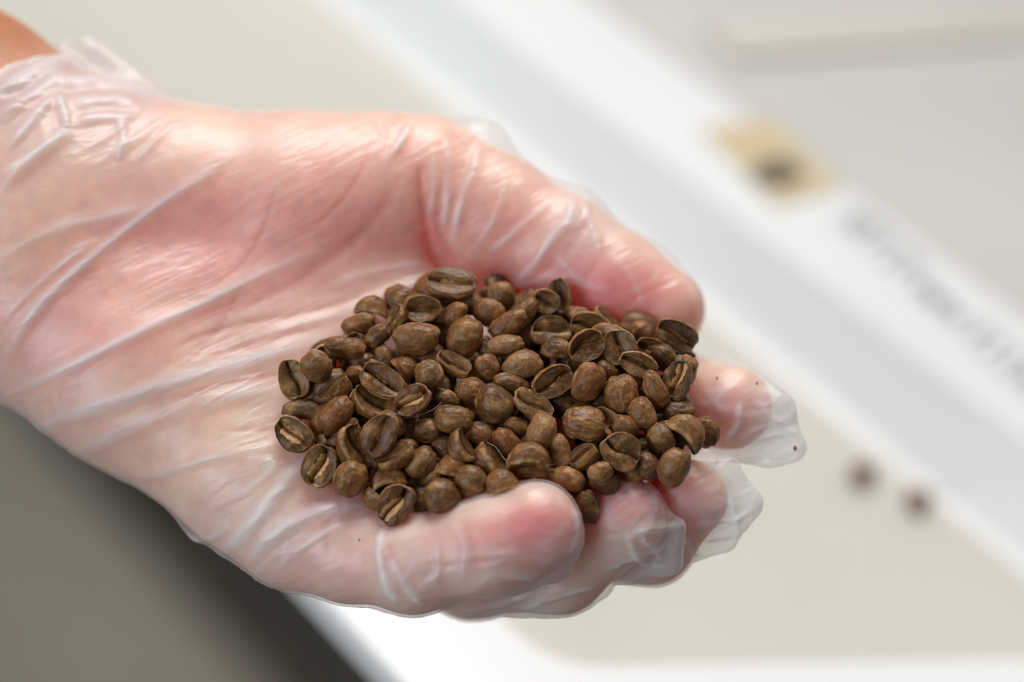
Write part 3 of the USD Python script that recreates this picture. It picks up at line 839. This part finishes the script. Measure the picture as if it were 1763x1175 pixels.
for k, b in enumerate(items):
    L, W, Tt = b['dims']
    ex, ey, ez = axes[k]
    for s in (-.30, 0, .30):
        for w in (-.22, .22):
            own.append(k); offs.append(ex * s * L + ey * w * W - ez * Tt * .18); rad.append(min(Tt * .5, W * .32) * (1 if s == 0 else .86))
own, offs, rad = np.array(own), np.array(offs), np.array(rad)
for it in range(90):
    c = pos[own] + offs
    push = np.zeros_like(pos)
    from scipy.spatial import cKDTree
    pr = cKDTree(c).query_pairs(5.2, output_type='ndarray')
    pr = pr[own[pr[:, 0]] != own[pr[:, 1]]]
    dvec = c[pr[:, 0]] - c[pr[:, 1]]
    dist = np.linalg.norm(dvec, axis=1) + 1e-9
    pen = rad[pr[:, 0]] + rad[pr[:, 1]] - dist
    m = pen > 0
    pr, dvec, dist, pen = pr[m], dvec[m], dist[m], pen[m]
    u_ = dvec / dist[:, None]
    dz = home[own[pr[:, 0]], 2] - home[own[pr[:, 1]], 2]
    u_ = u_ * [.45, .45, 1.0]
    u_[:, 2] += .35 * np.sign(dz)
    np.add.at(push, own[pr[:, 0]], u_ * pen[:, None] * .14)
    np.add.at(push, own[pr[:, 1]], -u_ * pen[:, None] * .14)
    sd = hand_field(c.astype(np.float32)) - .9
    pen = np.maximum(rad * .9 - sd, 0)
    m = pen > 0
    if m.any():                                                  # slide out of the hand the shortest way
        q = c[m].astype(np.float32)
        s0 = hand_field(q)
        gr = np.stack([hand_field(q + np.eye(3, dtype=np.float32)[a] * .4) - s0 for a in range(3)], 1)
        gr /= np.linalg.norm(gr, axis=1, keepdims=True) + 1e-9
        np.add.at(push, own[m], gr * pen[m][:, None] * .16)
    fx = np.array([.30, .30, .045])
    pos = pos + np.clip(push, -.6, .6) + (home - pos) * fx


# words that tell the beans apart
SIDE = {'F': 'crease showing', 'B': 'rounded back showing', 'S': 'hump up', 'T': 'hollow up', 'Q': 'tilted crease showing'}
TONEW = {'m': 'brown', 'd': 'dark', 'o': 'olive', 'r': 'reddish', 'l': 'tan'}
EXW = {'h': 'hollowed', 'c': 'flaky', 'b': 'curved', 'w': 'wrinkled', '': ''}


def zone(u, v):
    if u < 600: return 'at the palm end'
    if u > 1090: return 'by the forefinger' if v < 735 else 'beside the middle fingertip'
    if v < 560: return 'against the thumb side'
    if v > 800: return 'along the little and ring fingers'
    if u < 780: return 'in the palm-side half'
    return 'in mid pile' if u < 940 else 'in the fingertip-side half'


keys = {}
for k, b in enumerate(items[:n_seen]):
    b['key'] = (b['tone'], b['ex'], b['kind'], zone(b['u'], b['v']))
    if b['layer'] < 2:
        keys.setdefault(b['key'], []).append(k)
ORD = ['first', 'second', 'third', 'fourth', 'fifth', 'sixth', 'seventh']
for k, b in enumerate(items):
    L, W, Tt = b['dims']
    ex = b['ex']
    q, f, c, mask = bean_shape(L, W, Tt, 50 + k, b['tone'], hollow=.20 if 'h' in ex else 0, bend=.27 if 'b' in ex else 0, wrinkle=1.0 if 'w' in ex else 0, chaff=1.0 if 'c' in ex else .25,
                               sphere=(SPH_V, SPH_F) if b['seen'] else (np.array(SPH3.vertices), np.array(SPH3.faces)))
    A = np.stack(axes[k])
    wv = world(q @ A + pos[k])
    o = world(pos[k])
    if b['seen'] and b['layer'] < 2:
        same = sorted(keys[b['key']], key=lambda j: items[j]['u'])
        words = ' '.join(x for x in (EXW[ex], TONEW[b['tone']], 'coffee bean,', SIDE[b['kind']] + ',', zone(b['u'], b['v'])) if x)
        if len(same) > 1:
            words = f'{ORD[same.index(k)]} from left: ' + words
        kw = dict(label=words, cat='coffee bean', group='coffee beans heaped in the gloved palm')
    else:
        kw = dict(label='coffee bean mostly buried under the other beans of the heap', cat='coffee bean', group='coffee beans buried in the heap')
    flip = np.linalg.det(np.stack(axes[k])) < 0
    ff = f[:, ::-1] if flip else f
    if b['kind'] in 'FQ' and b['layer'] < 2:
        root = thing('coffee_bean', o, **kw)
        put('bean_body', (wv, ff), M_BEAN, root.GetPath(), col=c, origin=o)
        sel = (mask[f].min(1) > (.46 if 'c' in ex else .55))
        if sel.sum() > 12:
            sf = f[sel]
            us = np.unique(sf)
            mp = np.full(len(q), -1); mp[us] = np.arange(len(us))
            nq = normals(q, f)
            lift = .07 + .05 * np.random.default_rng(k).random(len(us))
            sv = q[us] + nq[us] * lift[:, None]
            sc = CHAFF * (.7 + .6 * np.random.default_rng(k).random((len(us), 1)))
            put('silver_skin', (world(sv @ A + pos[k]), mp[sf][:, ::-1] if flip else mp[sf]), M_BEAN, root.GetPath(), col=sc, origin=o)
    else:
        put('coffee_bean', (wv, ff), M_BEAN, col=c, **kw)

# two beans dropped in the tub
for (u, v, ang, lab) in ((1487, 816, 20, 'smaller-looking dropped coffee bean on the cream floor, left of two'), (1582, 860, -10, 'dropped coffee bean on the cream floor nearer the tub wall, right of two')):
    o = ray_to_height(u, v, Z_TUB + .005)
    q, f, c, _ = bean_shape(10.8, 8.8, 7.0, 900 + u, 'm')
    a = math.radians(ang)
    A = np.array([[math.cos(a), math.sin(a), 0], [math.sin(a), -math.cos(a), 0], [0, 0, -1.0]])
    put('coffee_bean', (q @ A / 1000 + o, f), M_BEAN, col=c, label=lab, cat='coffee bean', group='coffee beans dropped in the tub')

# crumbs of bean on the film and pale fibres caught on the heap
tree_v = gv[np.argsort(gv[:, 2])]


def on_glove(u, v):
    uvs = project(gv)
    m = np.hypot(uvs[:, 0] - u, uvs[:, 1] - v) < 6
    if not m.any():
        return None
    return gv[m][gv[m][:, 2].argmin()]


for (u, v, r, lab) in ((1363, 773, .45, 'brown coffee crumb near the end of the empty forefinger film'), (1233, 646, .3, 'tiny reddish crumb on the forefinger pad'), (1303, 655, .28, 'tiny brown crumb on the edge of the forefinger film'), (619, 924, .22, 'tiny dark speck on the film at the little finger base')):
    c0 = on_glove(u, v)
    if c0 is None:
        continue
    s = trimesh.creation.icosphere(2)
    vv = np.array(s.vertices) * [r * .7, r * 1.3, r * .6]
    vv = vv * (.8 + .5 * meshkit.noise(vv * 5 + u, 1))[:, None]
    put('coffee_crumb', (world(vv + c0 + [0, 0, -.15]), s.faces), M_CRUMB, label=lab, cat='crumb')
front_d = lambda u, v: pile_depth(u, v) - 1.2
for pts, lab in (([(695, 722), (720, 717), (745, 706), (760, 694)], 'pale fibre caught over the gap left of the olive bean'), ([(715, 722), (735, 728), (755, 738)], 'short pale fibre crossing below the longer fibre'), ([(838, 762), (852, 768), (868, 790), (880, 802)], 'fine pale fibre over the bean hollow at the heap centre')):
    pp = np.array([P(u, v, front_d(u, v)) for u, v in pts])
    s = np.linspace(0, len(pp) - 1, 16)
    pp = np.stack([np.interp(s, np.arange(len(pp)), pp[:, q]) for q in range(3)], 1)
    put('fibre', tube(world(pp), .00004, 5), M_FIBRE, label=lab, cat='fibre')
